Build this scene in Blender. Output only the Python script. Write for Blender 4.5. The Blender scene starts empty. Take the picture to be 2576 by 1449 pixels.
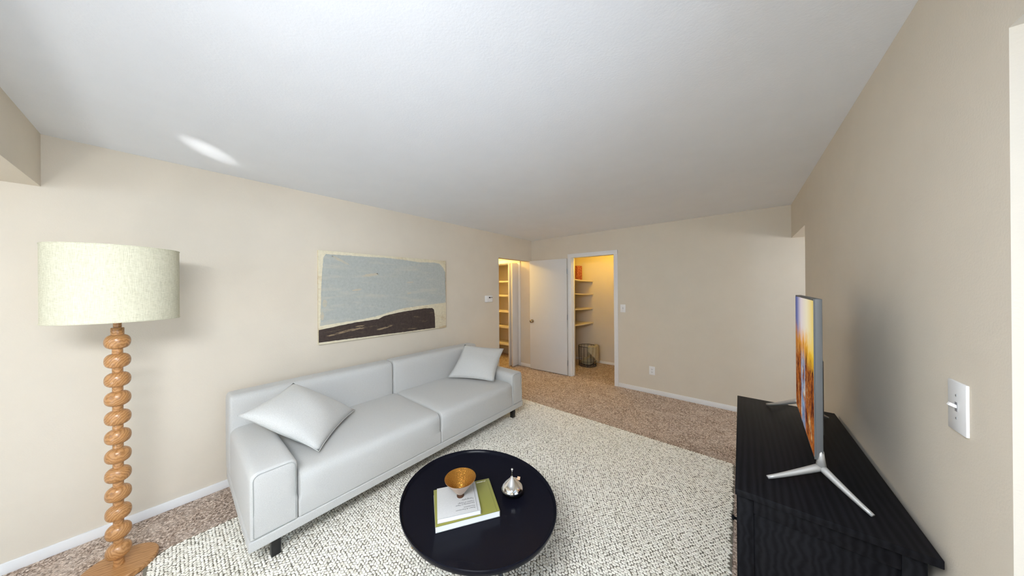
import bpy, bmesh, math, random
from mathutils import Vector, Matrix
random.seed(7)
PI = math.pi
C = bpy.context.scene.collection
S = bpy.context.scene

# ------------------------------------------------------------------ camera
cam = bpy.data.cameras.new('camera')
cam_o = bpy.data.objects.new('camera', cam); C.objects.link(cam_o)
cam.sensor_width = 36; cam.lens = 698.39 / 2576 * 36; cam.clip_start = 0.02
yaw, pitch, roll = 0.68813755, 0.0009139, -0.00743227
f = Vector((-math.sin(yaw)*math.cos(pitch), math.cos(yaw)*math.cos(pitch), math.sin(pitch)))
r = Vector((math.cos(yaw), math.sin(yaw), 0)); u = r.cross(f)
r2 = r*math.cos(roll) + u*math.sin(roll); u2 = -r*math.sin(roll) + u*math.cos(roll)
M = Matrix((r2, u2, -f)).transposed().to_4x4(); M.translation = Vector((0, 0, 1.53336))
cam_o.matrix_world = M
S.camera = cam_o

# ------------------------------------------------------------------ world, lights, exposure
S.view_settings.view_transform = 'Standard'; S.view_settings.look = 'None'
S.view_settings.gamma = 1; S.view_settings.use_curve_mapping = False
S.view_settings.exposure = 0.25
S.cycles.max_bounces = 14; S.cycles.diffuse_bounces = 10; S.cycles.glossy_bounces = 6
S.cycles.sample_clamp_indirect = 6; S.cycles.use_denoising = True
S.cycles.caustics_reflective = False; S.cycles.caustics_refractive = False
w = bpy.data.worlds.new('sky'); S.world = w; w.use_nodes = True
bg = w.node_tree.nodes['Background']; bg.inputs[0].default_value = (0.62, 0.78, 1.0, 1); bg.inputs[1].default_value = 1.5

def lamp(name, kind, loc, power, color, rot=None, target=None, **kw):
    l = bpy.data.lights.new(name, kind); l.energy = power; l.color = color
    for k, v in kw.items(): setattr(l, k, v)
    o = bpy.data.objects.new(name, l); C.objects.link(o); o.location = loc
    if target is not None: o.rotation_euler = (Vector(target)-Vector(loc)).to_track_quat('-Z', 'Y').to_euler()
    if rot is not None: o.rotation_euler = rot
    return o
# daylight: sky through unseen, assumed windows behind and beside the camera, sun through the rear window onto a pale floor added for bounce
lamp('assumed_window_daylight', 'AREA', (-0.7, -3.36, 1.65), 18, (0.46, 0.70, 1.0), target=(-0.7, 0, 1.2), shape='RECTANGLE', size=1.7, size_y=0.72)  # unseen area light for sky through the assumed rear window
lamp('kitchen_fill_light', 'AREA', (2.04, 0.72, 1.30), 22, (0.56, 0.77, 1.0), target=(0, 0.5, 1.25), shape='RECTANGLE', size=1.6, size_y=1.5)  # unseen area light, added to brighten left wall, sofa and rug
lamp('rear_fill_light', 'AREA', (-0.30, -0.45, 2.05), 57, (0.89, 0.94, 1.0), target=(-1.50, 0.75, 0.0), shape='RECTANGLE', size=1.0, size_y=0.35)  # unseen fill light behind the camera, added to lift floor, rug and sofa
lamp('far_fill_light', 'AREA', (1.75, 3.95, 1.75), 14, (0.97, 0.97, 0.97), target=(-2.0, 3.6, 0.4), shape='DISK', size=0.4)  # unseen light, added to lift the far carpet, door and walls
lamp('sun', 'SUN', (0, -6, 6), 84, (1.0, 0.965, 0.90), target=(0.0, -6+4.6, 6-4.9), angle=0.01)
lamp('assumed_closet_bulb', 'POINT', (-1.9, 4.80, 2.30), 12, (1.0, 0.60, 0.06), shadow_soft_size=0.06)  # unseen bulb, assumed from the warm glow inside the closet
lamp('assumed_hall_bulb', 'POINT', (-4.0, 3.90, 2.32), 30, (1.0, 0.64, 0.17), shadow_soft_size=0.08)  # unseen bulb, assumed from the warm light on the linen shelves
lamp('added_glint_spot', 'SPOT', (-0.95, -1.15, 1.5), 200, (1.0, 0.99, 0.97), target=(-2.66, 0.15, 2.44), spot_size=0.085, spot_blend=1.0, shadow_soft_size=0.01)  # unseen spot, added to imitate a streak of light on the ceiling

# ------------------------------------------------------------------ materials
def mat(name, col=(0.8, 0.8, 0.8), rough=0.6, metal=0.0, spec=0.5, coat=0.0):
    m = bpy.data.materials.new(name); m.use_nodes = True
    b = m.node_tree.nodes['Principled BSDF']
    b.inputs['Base Color'].default_value = (*col, 1); b.inputs['Roughness'].default_value = rough
    b.inputs['Metallic'].default_value = metal; b.inputs['Specular IOR Level'].default_value = spec
    b.inputs['Coat Weight'].default_value = coat
    return m
def nd(m, t, **kw):
    n = m.node_tree.nodes.new(t)
    for k, v in kw.items():
        if hasattr(n, k): setattr(n, k, v)
        else: n.inputs[k.replace('_', ' ')].default_value = v
    return n
def lk(m, a, b): m.node_tree.links.new(a, b)
def bsdf(m): return m.node_tree.nodes['Principled BSDF']
def coords(m, scale=(1, 1, 1), rot=(0, 0, 0), kind='Object'):
    tc = nd(m, 'ShaderNodeTexCoord'); mp = nd(m, 'ShaderNodeMapping')
    mp.inputs['Scale'].default_value = scale; mp.inputs['Rotation'].default_value = rot
    lk(m, tc.outputs[kind], mp.inputs['Vector']); return mp.outputs['Vector']
def noise(m, vec, scale, detail=3, rough=0.5):
    n = nd(m, 'ShaderNodeTexNoise'); n.inputs['Scale'].default_value = scale
    n.inputs['Detail'].default_value = detail; n.inputs['Roughness'].default_value = rough
    lk(m, vec, n.inputs['Vector']); return n.outputs['Fac']
def ramp(m, fac, stops, interp='LINEAR'):
    n = nd(m, 'ShaderNodeValToRGB'); e = n.color_ramp.elements; n.color_ramp.interpolation = interp
    while len(e) < len(stops): e.new(0.5)
    for i, (p, c) in enumerate(stops): e[i].position = p; e[i].color = (*c, 1)
    lk(m, fac, n.inputs['Fac']); return n.outputs['Color']
def bump(m, h, strength, dist=0.01):
    b = nd(m, 'ShaderNodeBump'); b.inputs['Strength'].default_value = strength; b.inputs['Distance'].default_value = dist
    lk(m, h, b.inputs['Height']); lk(m, b.outputs['Normal'], bsdf(m).inputs['Normal'])
def mixc(m, fac, a, b, mode='MIX'):
    n = nd(m, 'ShaderNodeMix', data_type='RGBA', blend_type=mode)
    for k, v in (('A', a), ('B', b)):
        s = [i for i in n.inputs if i.name == k and i.type == 'RGBA'][0]
        if isinstance(v, tuple): s.default_value = (*v, 1)
        else: lk(m, v, s)
    s = n.inputs['Factor']
    if isinstance(fac, float): s.default_value = fac
    else: lk(m, fac, s)
    return [o for o in n.outputs if o.type == 'RGBA'][0]
def setcol(m, c): lk(m, c, bsdf(m).inputs['Base Color'])

def paint(name, col, bs=0.12, sc=160, var=0.035):
    m = mat(name, col, 0.75, spec=0.25); v = coords(m)
    a = tuple(x*(1-var) for x in col); b = tuple(min(1, x*(1+var)) for x in col)
    setcol(m, ramp(m, noise(m, v, 3.5, 5, 0.6), [(0.3, a), (0.7, b)]))
    bump(m, noise(m, v, sc, 2), bs, 0.004); return m
M_wall = paint('beige_wall_paint', (0.67, 0.61, 0.515), 0.12, 160, 0.02)
M_ceil = paint('white_stippled_ceiling', (0.87, 0.90, 0.95), 0.14, 110, 0.015)
M_trim = paint('white_trim_paint', (0.80, 0.80, 0.80), 0.03, 60, 0.01)
M_door = paint('white_door_paint', (0.70, 0.70, 0.70), 0.03, 60, 0.01)
M_shelf = paint('cream_shelf_paint', (0.72, 0.66, 0.55), 0.03, 60, 0.02)
M_plate = mat('white_plastic', (0.82, 0.82, 0.82), 0.35)
M_dark = mat('dark_plastic', (0.012, 0.012, 0.014), 0.3)

M_carpet = mat('speckled_brown_carpet', rough=0.95, spec=0.1)
v = coords(M_carpet)
def cells(m, vec, scale):
    n = nd(m, 'ShaderNodeTexVoronoi'); n.inputs['Scale'].default_value = scale; lk(m, vec, n.inputs['Vector'])
    sep = nd(m, 'ShaderNodeSeparateColor'); lk(m, n.outputs['Color'], sep.inputs[0]); return sep.outputs[0], n.outputs['Distance']
TUFT = [(0.0, (0.055, 0.036, 0.028)), (0.22, (0.16, 0.11, 0.085)), (0.5, (0.40, 0.30, 0.235)), (0.78, (0.60, 0.48, 0.395)), (1.0, (0.95, 0.85, 0.76))]
ca1, cd1 = cells(M_carpet, v, 105); ca2, cd2 = cells(M_carpet, v, 230)
big = noise(M_carpet, v, 6, 5, 0.7)
cc = mixc(M_carpet, 0.45, ramp(M_carpet, ca1, TUFT), ramp(M_carpet, ca2, TUFT))
setcol(M_carpet, mixc(M_carpet, ramp(M_carpet, big, [(0.46, (0, 0, 0)), (0.66, (0.38, 0.38, 0.38))]), cc, (0.62, 0.53, 0.46)))
bump(M_carpet, ca1, 0.5, 0.012)

M_loop = mat('ivory_wool_loops', rough=0.9, spec=0.15)
g = nd(M_loop, 'ShaderNodeNewGeometry')
lc = ramp(M_loop, g.outputs['Random Per Island'], [(0.0, (0.66, 0.625, 0.54)), (0.3, (0.84, 0.805, 0.715)), (1.0, (0.91, 0.88, 0.80))])
setcol(M_loop, lc); v = coords(M_loop); bump(M_loop, noise(M_loop, v, 500, 2), 0.3, 0.003)
M_back = mat('dark_rug_backing', (0.20, 0.185, 0.15), 0.95, spec=0.05)

def fabric(name, col, sc=420, bs=0.25):
    m = mat(name, col, 0.9, spec=0.2); v = coords(m)
    n = noise(m, v, sc, 2, 0.7)
    setcol(m, ramp(m, n, [(0.3, tuple(x*0.86 for x in col)), (0.7, tuple(min(1, x*1.08) for x in col))]))
    bump(m, n, bs, 0.004); bsdf(m).inputs['Sheen Weight'].default_value = 0.15; return m
M_sofa = fabric('pale_grey_sofa_fabric', (0.535, 0.535, 0.52))
M_pill = fabric('pale_grey_ribbed_cushion_fabric', (0.59, 0.59, 0.57), 300)
M_seam = mat('grey_seam_thread', (0.36, 0.37, 0.36), 0.9)

def wood(name, stops, scale=(1, 1, 1), rot=(0, 0, 0), rough=0.4, sc=18, bs=0.06, coat=0.15):
    m = mat(name, rough=rough, coat=coat); v = coords(m, scale, rot)
    n0 = nd(m, 'ShaderNodeTexNoise'); n0.inputs['Scale'].default_value = 3; lk(m, v, n0.inputs['Vector'])
    wv = nd(m, 'ShaderNodeTexWave', wave_type='BANDS', bands_direction='X'); wv.inputs['Scale'].default_value = sc
    wv.inputs['Distortion'].default_value = 6; wv.inputs['Detail'].default_value = 3; wv.inputs['Detail Scale'].default_value = 1.5
    lk(m, v, wv.inputs['Vector'])
    setcol(m, ramp(m, wv.outputs['Fac'], stops)); bump(m, wv.outputs['Fac'], bs, 0.002); return m
OAK = [(0.0, (0.31, 0.145, 0.048)), (0.3, (0.40, 0.195, 0.068)), (1.0, (0.47, 0.245, 0.098))]
M_oak = wood('honey_oak_turned', OAK, (1, 1, 0.5), (0.5, 0.9, 0.4), 0.33, 42)
M_oakb = wood('honey_oak_base', OAK, (1, 0.25, 1), (0, 0, 0.75), 0.4, 26)
M_black = wood('black_stained_wood', [(0, (0.003, 0.003, 0.004)), (1, (0.008, 0.008, 0.010))], (1, 0.10, 1), (0, 0, 0), 0.5, 14, 0.04, 0.0)
bsdf(M_black).inputs['Specular IOR Level'].default_value = 0.10
M_tray = mat('black_lacquered_steel', (0.005, 0.005, 0.009), 0.2, spec=0.06)
M_leg = mat('black_metal', (0.012, 0.012, 0.013), 0.4)
M_alu = mat('brushed_aluminium', (0.55, 0.56, 0.57), 0.38, 0.85)
M_alu2 = mat('pale_silver_metal', (0.50, 0.495, 0.48), 0.42, 0.5)
M_tvside = mat('grey_television_edge', (0.095, 0.10, 0.103), 0.55, 0.0)
M_chrome = mat('mirror_silver', (0.92, 0.91, 0.90), 0.05, 1.0)
M_brass = mat('hammered_brass', (0.60, 0.28, 0.055), 0.14, 1.0)
v = coords(M_brass); bump(M_brass, noise(M_brass, v, 260, 2), 0.6, 0.004)
M_rose = mat('matt_rose_metal', (0.60, 0.47, 0.38), 0.55, 0.6)
M_knob = mat('aged_brass_knob', (0.50, 0.42, 0.30), 0.18, 1.0)
M_tag = mat('tan_leather_tag', (0.62, 0.40, 0.24), 0.7)
M_paper = mat('white_paper', (0.80, 0.80, 0.82), 0.8)
M_cov = fabric('white_cloth_cover', (0.47, 0.465, 0.455), 700, 0.15)
M_olive = fabric('olive_green_cloth_cover', (0.205, 0.20, 0.04), 700, 0.2)
M_ink = mat('dark_grey_ink', (0.06, 0.06, 0.06), 0.8)
M_white = mat('white_ink', (0.85, 0.85, 0.78), 0.8)

M_shade = mat('natural_linen_shade', (0.72, 0.70, 0.57), 0.9, spec=0.15)
v = coords(M_shade, (1, 1, 1))
tc = nd(M_shade, 'ShaderNodeTexCoord'); sx = nd(M_shade, 'ShaderNodeMapping'); sx.inputs['Scale'].default_value = (60, 60, 420)
lk(M_shade, tc.outputs['Object'], sx.inputs['Vector'])
sy = nd(M_shade, 'ShaderNodeMapping'); sy.inputs['Scale'].default_value = (380, 380, 30); lk(M_shade, tc.outputs['Object'], sy.inputs['Vector'])
na = noise(M_shade, sx.outputs['Vector'], 1, 2); nb = noise(M_shade, sy.outputs['Vector'], 1, 2)
ad = nd(M_shade, 'ShaderNodeMath', operation='ADD'); lk(M_shade, na, ad.inputs[0]); lk(M_shade, nb, ad.inputs[1])
hf = nd(M_shade, 'ShaderNodeMath', operation='MULTIPLY'); lk(M_shade, ad.outputs[0], hf.inputs[0]); hf.inputs[1].default_value = 0.5
setcol(M_shade, ramp(M_shade, hf.outputs[0], [(0.3, (0.48, 0.46, 0.34)), (0.5, (0.63, 0.61, 0.47)), (0.7, (0.74, 0.72, 0.58))]))
bump(M_shade, hf.outputs[0], 0.3, 0.003)

def streaky(name, col, streak, sc, lo, hi, wob=0.12):
    m = mat(name, col, 0.8, spec=0.2); v = coords(m, (1, 1, 1))
    mp = nd(m, 'ShaderNodeMapping'); mp.inputs['Scale'].default_value = sc; mp.inputs['Rotation'].default_value = (-0.18, 0, 0); lk(m, v, mp.inputs['Vector'])
    n = noise(m, mp.outputs['Vector'], 1, 5, 0.65)
    base = ramp(m, noise(m, v, 40, 6, 0.8), [(0.3, tuple(x*(1-wob) for x in col)), (0.7, tuple(x*(1+wob) for x in col))])
    setcol(m, mixc(m, ramp(m, n, [(lo, (0, 0, 0)), (hi, (1, 1, 1))]), base, streak)); return m
M_canvas = streaky('cream_canvas_ground', (0.70, 0.64, 0.48), (0.55, 0.42, 0.24), (6, 5, 12), 0.55, 0.75)
M_greyp = streaky('blue_grey_oil_paint', (0.415, 0.435, 0.41), (0.53, 0.515, 0.43), (5, 2.6, 16), 0.52, 0.78, 0.12)
M_fleck = streaky('warm_grey_paint_fleck', (0.46, 0.455, 0.39), (0.52, 0.47, 0.36), (6, 5, 20), 0.4, 0.6)
M_fleck2 = streaky('tan_dry_brush_fleck', (0.28, 0.21, 0.13), (0.07, 0.05, 0.04), (5, 10, 60), 0.50, 0.58)
M_hill = streaky('dark_umber_oil_paint', (0.058, 0.042, 0.036), (0.36, 0.26, 0.15), (5, 3.5, 26), 0.60, 0.82, 0.3)

M_screen = mat('television_picture', (0.01, 0.01, 0.01), 0.6, spec=0.0)
tc = nd(M_screen, 'ShaderNodeTexCoord'); sp = nd(M_screen, 'ShaderNodeSeparateXYZ'); lk(M_screen, tc.outputs['Generated'], sp.inputs[0])
mp = nd(M_screen, 'ShaderNodeMapping'); mp.inputs['Scale'].default_value = (1, 8, 5); lk(M_screen, tc.outputs['Generated'], mp.inputs['Vector'])
st = noise(M_screen, mp.outputs['Vector'], 1.0, 6, 0.7)
trees = ramp(M_screen, st, [(0.34, (0.012, 0.004, 0.004)), (0.44, (0.16, 0.035, 0.012)), (0.50, (0.55, 0.17, 0.025)), (0.56, (0.20, 0.045, 0.02)), (0.66, (0.80, 0.50, 0.20))])
mp2 = nd(M_screen, 'ShaderNodeMapping'); mp2.inputs['Scale'].default_value = (1, 9, 7); mp2.inputs['Location'].default_value = (3, 1, 2); lk(M_screen, tc.outputs['Generated'], mp2.inputs['Vector'])
bl = noise(M_screen, mp2.outputs['Vector'], 1.0, 4)
mid = ramp(M_screen, sp.outputs['Y'], [(0.34, (0, 0, 0)), (0.46, (1, 1, 1)), (0.56, (1, 1, 1)), (0.66, (0, 0, 0))])
lowm = ramp(M_screen, sp.outputs['Z'], [(0.05, (1, 1, 1)), (0.55, (1, 1, 1)), (0.66, (0, 0, 0))])
blm = mixc(M_screen, 1.0, mixc(M_screen, 1.0, mid, lowm, 'MULTIPLY'), ramp(M_screen, bl, [(0.38, (0, 0, 0)), (0.50, (1, 1, 1))]), 'MULTIPLY')
bluec = ramp(M_screen, st, [(0.35, (0.04, 0.09, 0.22)), (0.55, (0.30, 0.45, 0.65)), (0.7, (0.85, 0.85, 0.85))])
low = mixc(M_screen, blm, trees, bluec)
skyc = ramp(M_screen, sp.outputs['Y'], [(0.0, (0.95, 0.72, 0.22)), (0.28, (0.95, 0.86, 0.62)), (0.6, (0.82, 0.72, 0.74)), (0.85, (0.20, 0.22, 0.45)), (1.0, (0.10, 0.12, 0.30))])
gold = ramp(M_screen, sp.outputs['Y'], [(0.0, (1.0, 0.66, 0.04)), (0.45, (0.95, 0.42, 0.05)), (1.0, (0.55, 0.22, 0.04))])
wz = nd(M_screen, 'ShaderNodeMath', operation='MULTIPLY_ADD'); lk(M_screen, st, wz.inputs[0]); wz.inputs[1].default_value = 0.35; lk(M_screen, sp.outputs['Z'], wz.inputs[2])
hi = mixc(M_screen, ramp(M_screen, wz.outputs[0], [(0.80, (0, 0, 0)), (0.95, (1, 1, 1))]), gold, skyc)
pic = mixc(M_screen, ramp(M_screen, wz.outputs[0], [(0.66, (0, 0, 0)), (0.84, (1, 1, 1))]), low, hi)
lk(M_screen, pic, bsdf(M_screen).inputs['Emission Color']); bsdf(M_screen).inputs['Emission Strength'].default_value = 0.66

M_redbox = mat('red_patterned_book_cloth', (0.25, 0.05, 0.03), 0.8)
v = coords(M_redbox); setcol(M_redbox, ramp(M_redbox, noise(M_redbox, v, 60, 4, 0.7), [(0.40, (0.20, 0.035, 0.03)), (0.55, (0.34, 0.09, 0.05)), (0.66, (0.62, 0.36, 0.24))]))
M_throw = fabric('sage_beige_throw_cloth', (0.42, 0.38, 0.26), 90, 0.6)

# ------------------------------------------------------------------ mesh helpers
def link(name, me, m=None, parent=None):
    o = bpy.data.objects.new(name, me); C.objects.link(o)
    if m is not None: me.materials.append(m)
    if parent is not None: o.parent = parent
    return o
def fin(name, bm, m, parent=None, smooth=False, loc=None, rotz=0):
    bmesh.ops.recalc_face_normals(bm, faces=bm.faces)
    me = bpy.data.meshes.new(name); bm.to_mesh(me); bm.free()
    if smooth:
        for p in me.polygons: p.use_smooth = True
        if smooth == 'auto': me.set_sharp_from_angle(angle=math.radians(35))
    o = link(name, me, m, parent)
    if loc is not None: o.location = loc
    o.rotation_euler.z = rotz
    return o
def box(bm, x0, x1, y0, y1, z0, z1, bev=0.0, seg=2):
    g = bmesh.ops.create_cube(bm, size=1); vs = g['verts']
    for v in vs:
        v.co = Vector(((x0+x1)/2+v.co.x*(x1-x0), (y0+y1)/2+v.co.y*(y1-y0), (z0+z1)/2+v.co.z*(z1-z0)))
    if bev > 0:
        es = list({e for v in vs for e in v.link_edges})
        bmesh.ops.bevel(bm, geom=es, offset=bev, segments=seg, profile=0.5, affect='EDGES')
def boxes(name, lst, m, parent=None, bev=0.0, smooth=False):
    bm = bmesh.new()
    for b in lst: box(bm, *b, bev=bev)
    return fin(name, bm, m, parent, 'auto' if bev > 0 else False)
def lathe(bm, prof, n=48, cx=0, cy=0, closed=True, ex=1.0, ey=1.0, rot=0.0):
    rings = []
    for (rr, z) in prof:
        if rr < 1e-6: rings.append([bm.verts.new((cx, cy, z))])
        else:
            ring = []
            for i in range(n):
                a = 2*PI*i/n; x = rr*math.cos(a)*ex; y = rr*math.sin(a)*ey
                ring.append(bm.verts.new((cx+x*math.cos(rot)-y*math.sin(rot), cy+x*math.sin(rot)+y*math.cos(rot), z)))
            rings.append(ring)
    for a, b in zip(rings, rings[1:]):
        for i in range(n):
            j = (i+1) % n
            if len(a) == 1 and len(b) == 1: continue
            if len(a) == 1: bm.faces.new((a[0], b[i], b[j]))
            elif len(b) == 1: bm.faces.new((a[i], a[j], b[0]))
            else: bm.faces.new((a[i], a[j], b[j], b[i]))
    for k in (0, -1):
        if closed and len(rings[k]) > 1: bm.faces.new(rings[k])
def tube(bm, pts, rad, n=8, closed=False, flat=None):
    pts = [Vector(p) for p in pts]; N = len(pts); rings = []
    rads = rad if isinstance(rad, (list, tuple)) else [rad]*N
    prev = None
    for i, p in enumerate(pts):
        a = pts[(i-1) % N] if (closed or i > 0) else p; b = pts[(i+1) % N] if (closed or i < N-1) else p
        t = (b-a).normalized()
        if prev is None:
            h = Vector((0, 0, 1)) if abs(t.z) < 0.9 else Vector((1, 0, 0))
            s = t.cross(h).normalized()
        else: s = (prev - t*prev.dot(t)).normalized()
        prev = s; q = t.cross(s)
        fl = flat if flat else 1.0
        rings.append([bm.verts.new(p + s*math.cos(2*PI*k/n)*rads[i] + q*math.sin(2*PI*k/n)*rads[i]*fl) for k in range(n)])
    R = range(N) if closed else range(N-1)
    for i in R:
        a, b = rings[i], rings[(i+1) % N]
        for k in range(n): bm.faces.new((a[k], a[(k+1) % n], b[(k+1) % n], b[k]))
    if not closed: bm.faces.new(rings[0]); bm.faces.new(rings[-1])
def soft(bm, x0, x1, y0, y1, z0, z1, rad, bulge=(0, 0, 0), n=10, low=None):
    # block with rounded edges; rad = (rx, ry, rz) edge radii, low = the same for the lower half
    h = Vector(((x1-x0)/2, (y1-y0)/2, (z1-z0)/2)); c = Vector(((x0+x1)/2, (y0+y1)/2, (z0+z1)/2))
    R1 = rad if isinstance(rad, tuple) else (rad,)*3; R0 = low or R1
    def lst(a, k):
        e = []
        for rr in sorted({R1[k], R0[k]}, reverse=True):
            rr = min(rr, a*0.97); e += [a-rr*math.cos(q*PI/8) if False else a-rr*(1-math.sin(q*PI/8)) for q in range(5)]
        e = sorted({round(x, 6) for x in e}); m0 = e[0]
        return [-x for x in reversed(e)] + [(-1+2*q/n)*m0 for q in range(1, n)] + e
    ax = [lst(h[k], k) for k in range(3)]
    for d in range(3):
        e1, e2 = [k for k in range(3) if k != d]
        for sg in (-1, 1):
            gr = []
            for p in ax[e1]:
                row = []
                for q in ax[e2]:
                    v = Vector((0, 0, 0)); v[d] = sg*h[d]; v[e1] = p; v[e2] = q
                    R = [min(x, h[k]*0.97) for k, x in enumerate(R1 if v.z > -0.2*h.z else R0)]
                    inn = Vector([max(-(h[k]-R[k]), min(h[k]-R[k], v[k])) for k in range(3)])
                    dd = Vector([(v[k]-inn[k])/R[k] for k in range(3)])
                    if dd.length > 1e-9:
                        dd.normalize(); v = inn + Vector([dd[k]*R[k] for k in range(3)])
                    for k in range(3):
                        o1, o2 = [j for j in range(3) if j != k]
                        wgt = (1-(v[o1]/h[o1])**2)*(1-(v[o2]/h[o2])**2)
                        v[k] += bulge[k]*wgt*(v[k]/h[k])
                    row.append(bm.verts.new(c+v))
                gr.append(row)
            for i in range(len(gr)-1):
                for j in range(len(gr[0])-1): bm.faces.new((gr[i][j], gr[i+1][j], gr[i+1][j+1], gr[i][j+1]))
    bmesh.ops.remove_doubles(bm, verts=bm.verts, dist=1e-5)
def thing(name, label, cat, loc=(0, 0, 0), rotz=0, group=None):
    o = bpy.data.objects.new(name, None); C.objects.link(o); o.empty_display_size = 0.1
    o.location = loc; o.rotation_euler.z = rotz; o['label'] = label; o['category'] = cat
    if group: o['group'] = group
    return o
def tag(o, label, cat, group=None):
    o['label'] = label; o['category'] = cat
    if group: o['group'] = group
    return o
def struct(name, lst, m, parent=None, bev=0.0):
    o = boxes(name, lst, m, parent, bev)
    if parent is None: o['kind'] = 'structure'
    return o

# ------------------------------------------------------------------ the setting
XL, YB, XR, H = -3.102, 4.368, 0.443, 2.44
T = 0.12
struct('floor', [(-5.2, 2.2, -3.6, 5.75, -0.1, 0.0)], M_carpet)
struct('floor_bounce', [(XL, XR, -3.4, -0.60, 0.0, 0.004)], mat('pale_bounce_floor', (0.60, 0.615, 0.63), 0.45))  # unseen pale slab, added to bounce neutral sunlight up to the ceiling
struct('ceiling', [(-5.2, 2.2, -3.6, 5.75, H, H+0.1)], M_ceil)
struct('wall_left', [(XL-T, XL, -3.4, 3.43, 0, H), (XL-T, XL, 3.43, YB, 2.045, H)], M_wall)
struct('wall_back', [(-5.2, -4.55, YB, YB+T, 0, H), (-4.55, -3.42, YB, YB+T, 2.08, H), (-3.42, -2.276, YB, YB+T, 0, H),
                     (-2.276, -1.499, YB, YB+T, 2.075, H), (-1.499, 2.2, YB, YB+T, 0, H)], M_wall)
struct('wall_right', [(XR, XR+T, 1.125, 3.53, 0, H), (XR, XR+T, 3.53, YB, 2.071, H), (XR, XR+T, -0.25, 1.125, 2.077, H),
                      (XR, XR+T, -3.4, -0.25, 0, H)], M_wall)
struct('wall_front', [(-5.2, -2.72, -3.52, -3.4, 0, H), (-2.72, -1.60, -3.52, -3.4, 0, H), (-1.60, 0.20, -3.52, -3.4, 0, 1.30), (-1.60, 0.20, -3.52, -3.4, 2.02, H), (0.20, 0.3, -3.52, -3.4, 0, H), (0.3, 0.7, -3.52, -3.4, 0, H),
                      (0.7, 2.2, -3.52, -3.4, 0, H)], M_wall)
struct('wall_kitchen', [(2.08, 2.2, -3.4, -0.55, 0, H), (2.08, 2.2, -0.55, 1.15, 0, 0.5), (2.08, 2.2, -0.55, 1.15, 2.1, H), (2.08, 2.2, 1.15, YB, 0, H)], M_wall)
struct('wall_hall', [(-5.2, XL-T, 3.31, 3.43, 0, H), (-5.2, -5.08, 3.43, YB, 0, H)], M_wall)
struct('wall_closet', [(-2.87, -2.75, YB+T, 5.5, 0, H), (-2.87, -1.0, 5.5, 5.62, 0, H), (-1.12, -1.0, YB+T, 5.5, 0, H)], M_wall)
struct('wall_linen_closet', [(-4.75, -2.87, 4.97, 5.09, 0, H), (-4.75, -4.63, YB+T, 4.97, 0, H), (-3.42, -3.30, YB+T, 4.97, 0, H)], M_wall)
struct('ceiling_soffit', [(XL, XR, -0.90, -0.485, 2.138, H)], M_wall)
struct('baseboard_left', [(XL, XL+0.012, -3.4, 3.43, 0, 0.062)], M_trim, bev=0.003)
struct('baseboard_back', [(-1.463, XR, YB-0.012, YB, 0, 0.062), (-3.38, -2.36, YB-0.012, YB, 0, 0.062)], M_trim, bev=0.003)
struct('baseboard_right', [(XR-0.012, XR, 1.125, 3.53, 0, 0.062)], M_trim, bev=0.003)
struct('baseboard_closet', [(-2.75, -1.12, 5.488, 5.5, 0, 0.05)], M_trim, bev=0.003)
ph = bpy.data.objects.new('fill_light_housing', None); C.objects.link(ph); ph['kind'] = 'structure'  # unseen housing, added to give the fill light a body
ph.location = (-0.30, -0.45, 2.05); ph.rotation_euler = bpy.data.objects['rear_fill_light'].rotation_euler
boxes('housing', [(-0.52, 0.52, -0.195, 0.195, 0.004, 0.03)], M_trim, ph, bev=0.003)
struct('fill_light_rods', [(-0.304, -0.296, -0.454, -0.446, 2.07, H)], M_trim)  # unseen rod, added to hang the fill light's housing
# closet door frame: casing boards, jambs and stops
struct('trim_1', [(-1.525, -1.466, YB-0.014, YB, 0, 2.118), (-2.322, -2.262, YB-0.014, YB, 0, 2.118), (-2.322, -1.466, YB-0.0145, YB, 2.052, 2.118),
                  (-1.52, -1.499, YB-0.004, YB+T, 0, 2.06), (-2.276, -2.255, YB-0.004, YB+T, 0, 2.06), (-2.276, -1.499, YB-0.004, YB+T, 2.055, 2.075),
                  (-1.532, -1.52, YB+0.045, YB+0.08, 0, 2.055), (-2.255, -2.243, YB+0.045, YB+0.08, 0, 2.055)], M_trim, bev=0.002)
# linen closet frame in the hall
struct('trim_2', [(-3.435, -3.372, YB-0.014, YB, 0, 2.10), (-4.60, -3.372, YB-0.0145, YB, 2.04, 2.105), (-4.60, -4.54, YB-0.014, YB, 0, 2.10),
                  (-3.44, -3.42, YB, YB+T, 0, 2.06), (-4.55, -4.53, YB, YB+T, 0, 2.06)], M_trim, bev=0.002)
# unseen windows: rear assumed and sized for the sun patch, side added for light
struct('assumed_window_1', [(-1.60, -1.56, -3.48, -3.42, 1.30, 2.02), (0.16, 0.20, -3.48, -3.42, 1.30, 2.02), (-1.56, 0.16, -3.48, -3.42, 1.98, 2.02), (-1.56, 0.16, -3.48, -3.42, 1.30, 1.34),
                    (-0.72, -0.68, -3.48, -3.42, 1.34, 1.98)], M_trim)
struct('added_window_2', [(2.10, 2.16, -0.55, -0.50, 0.5, 2.1), (2.10, 2.16, 1.10, 1.15, 0.5, 2.1), (2.10, 2.16, -0.5, 1.1, 0.5, 0.55), (2.10, 2.16, -0.5, 1.1, 2.05, 2.1)], M_trim)

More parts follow.
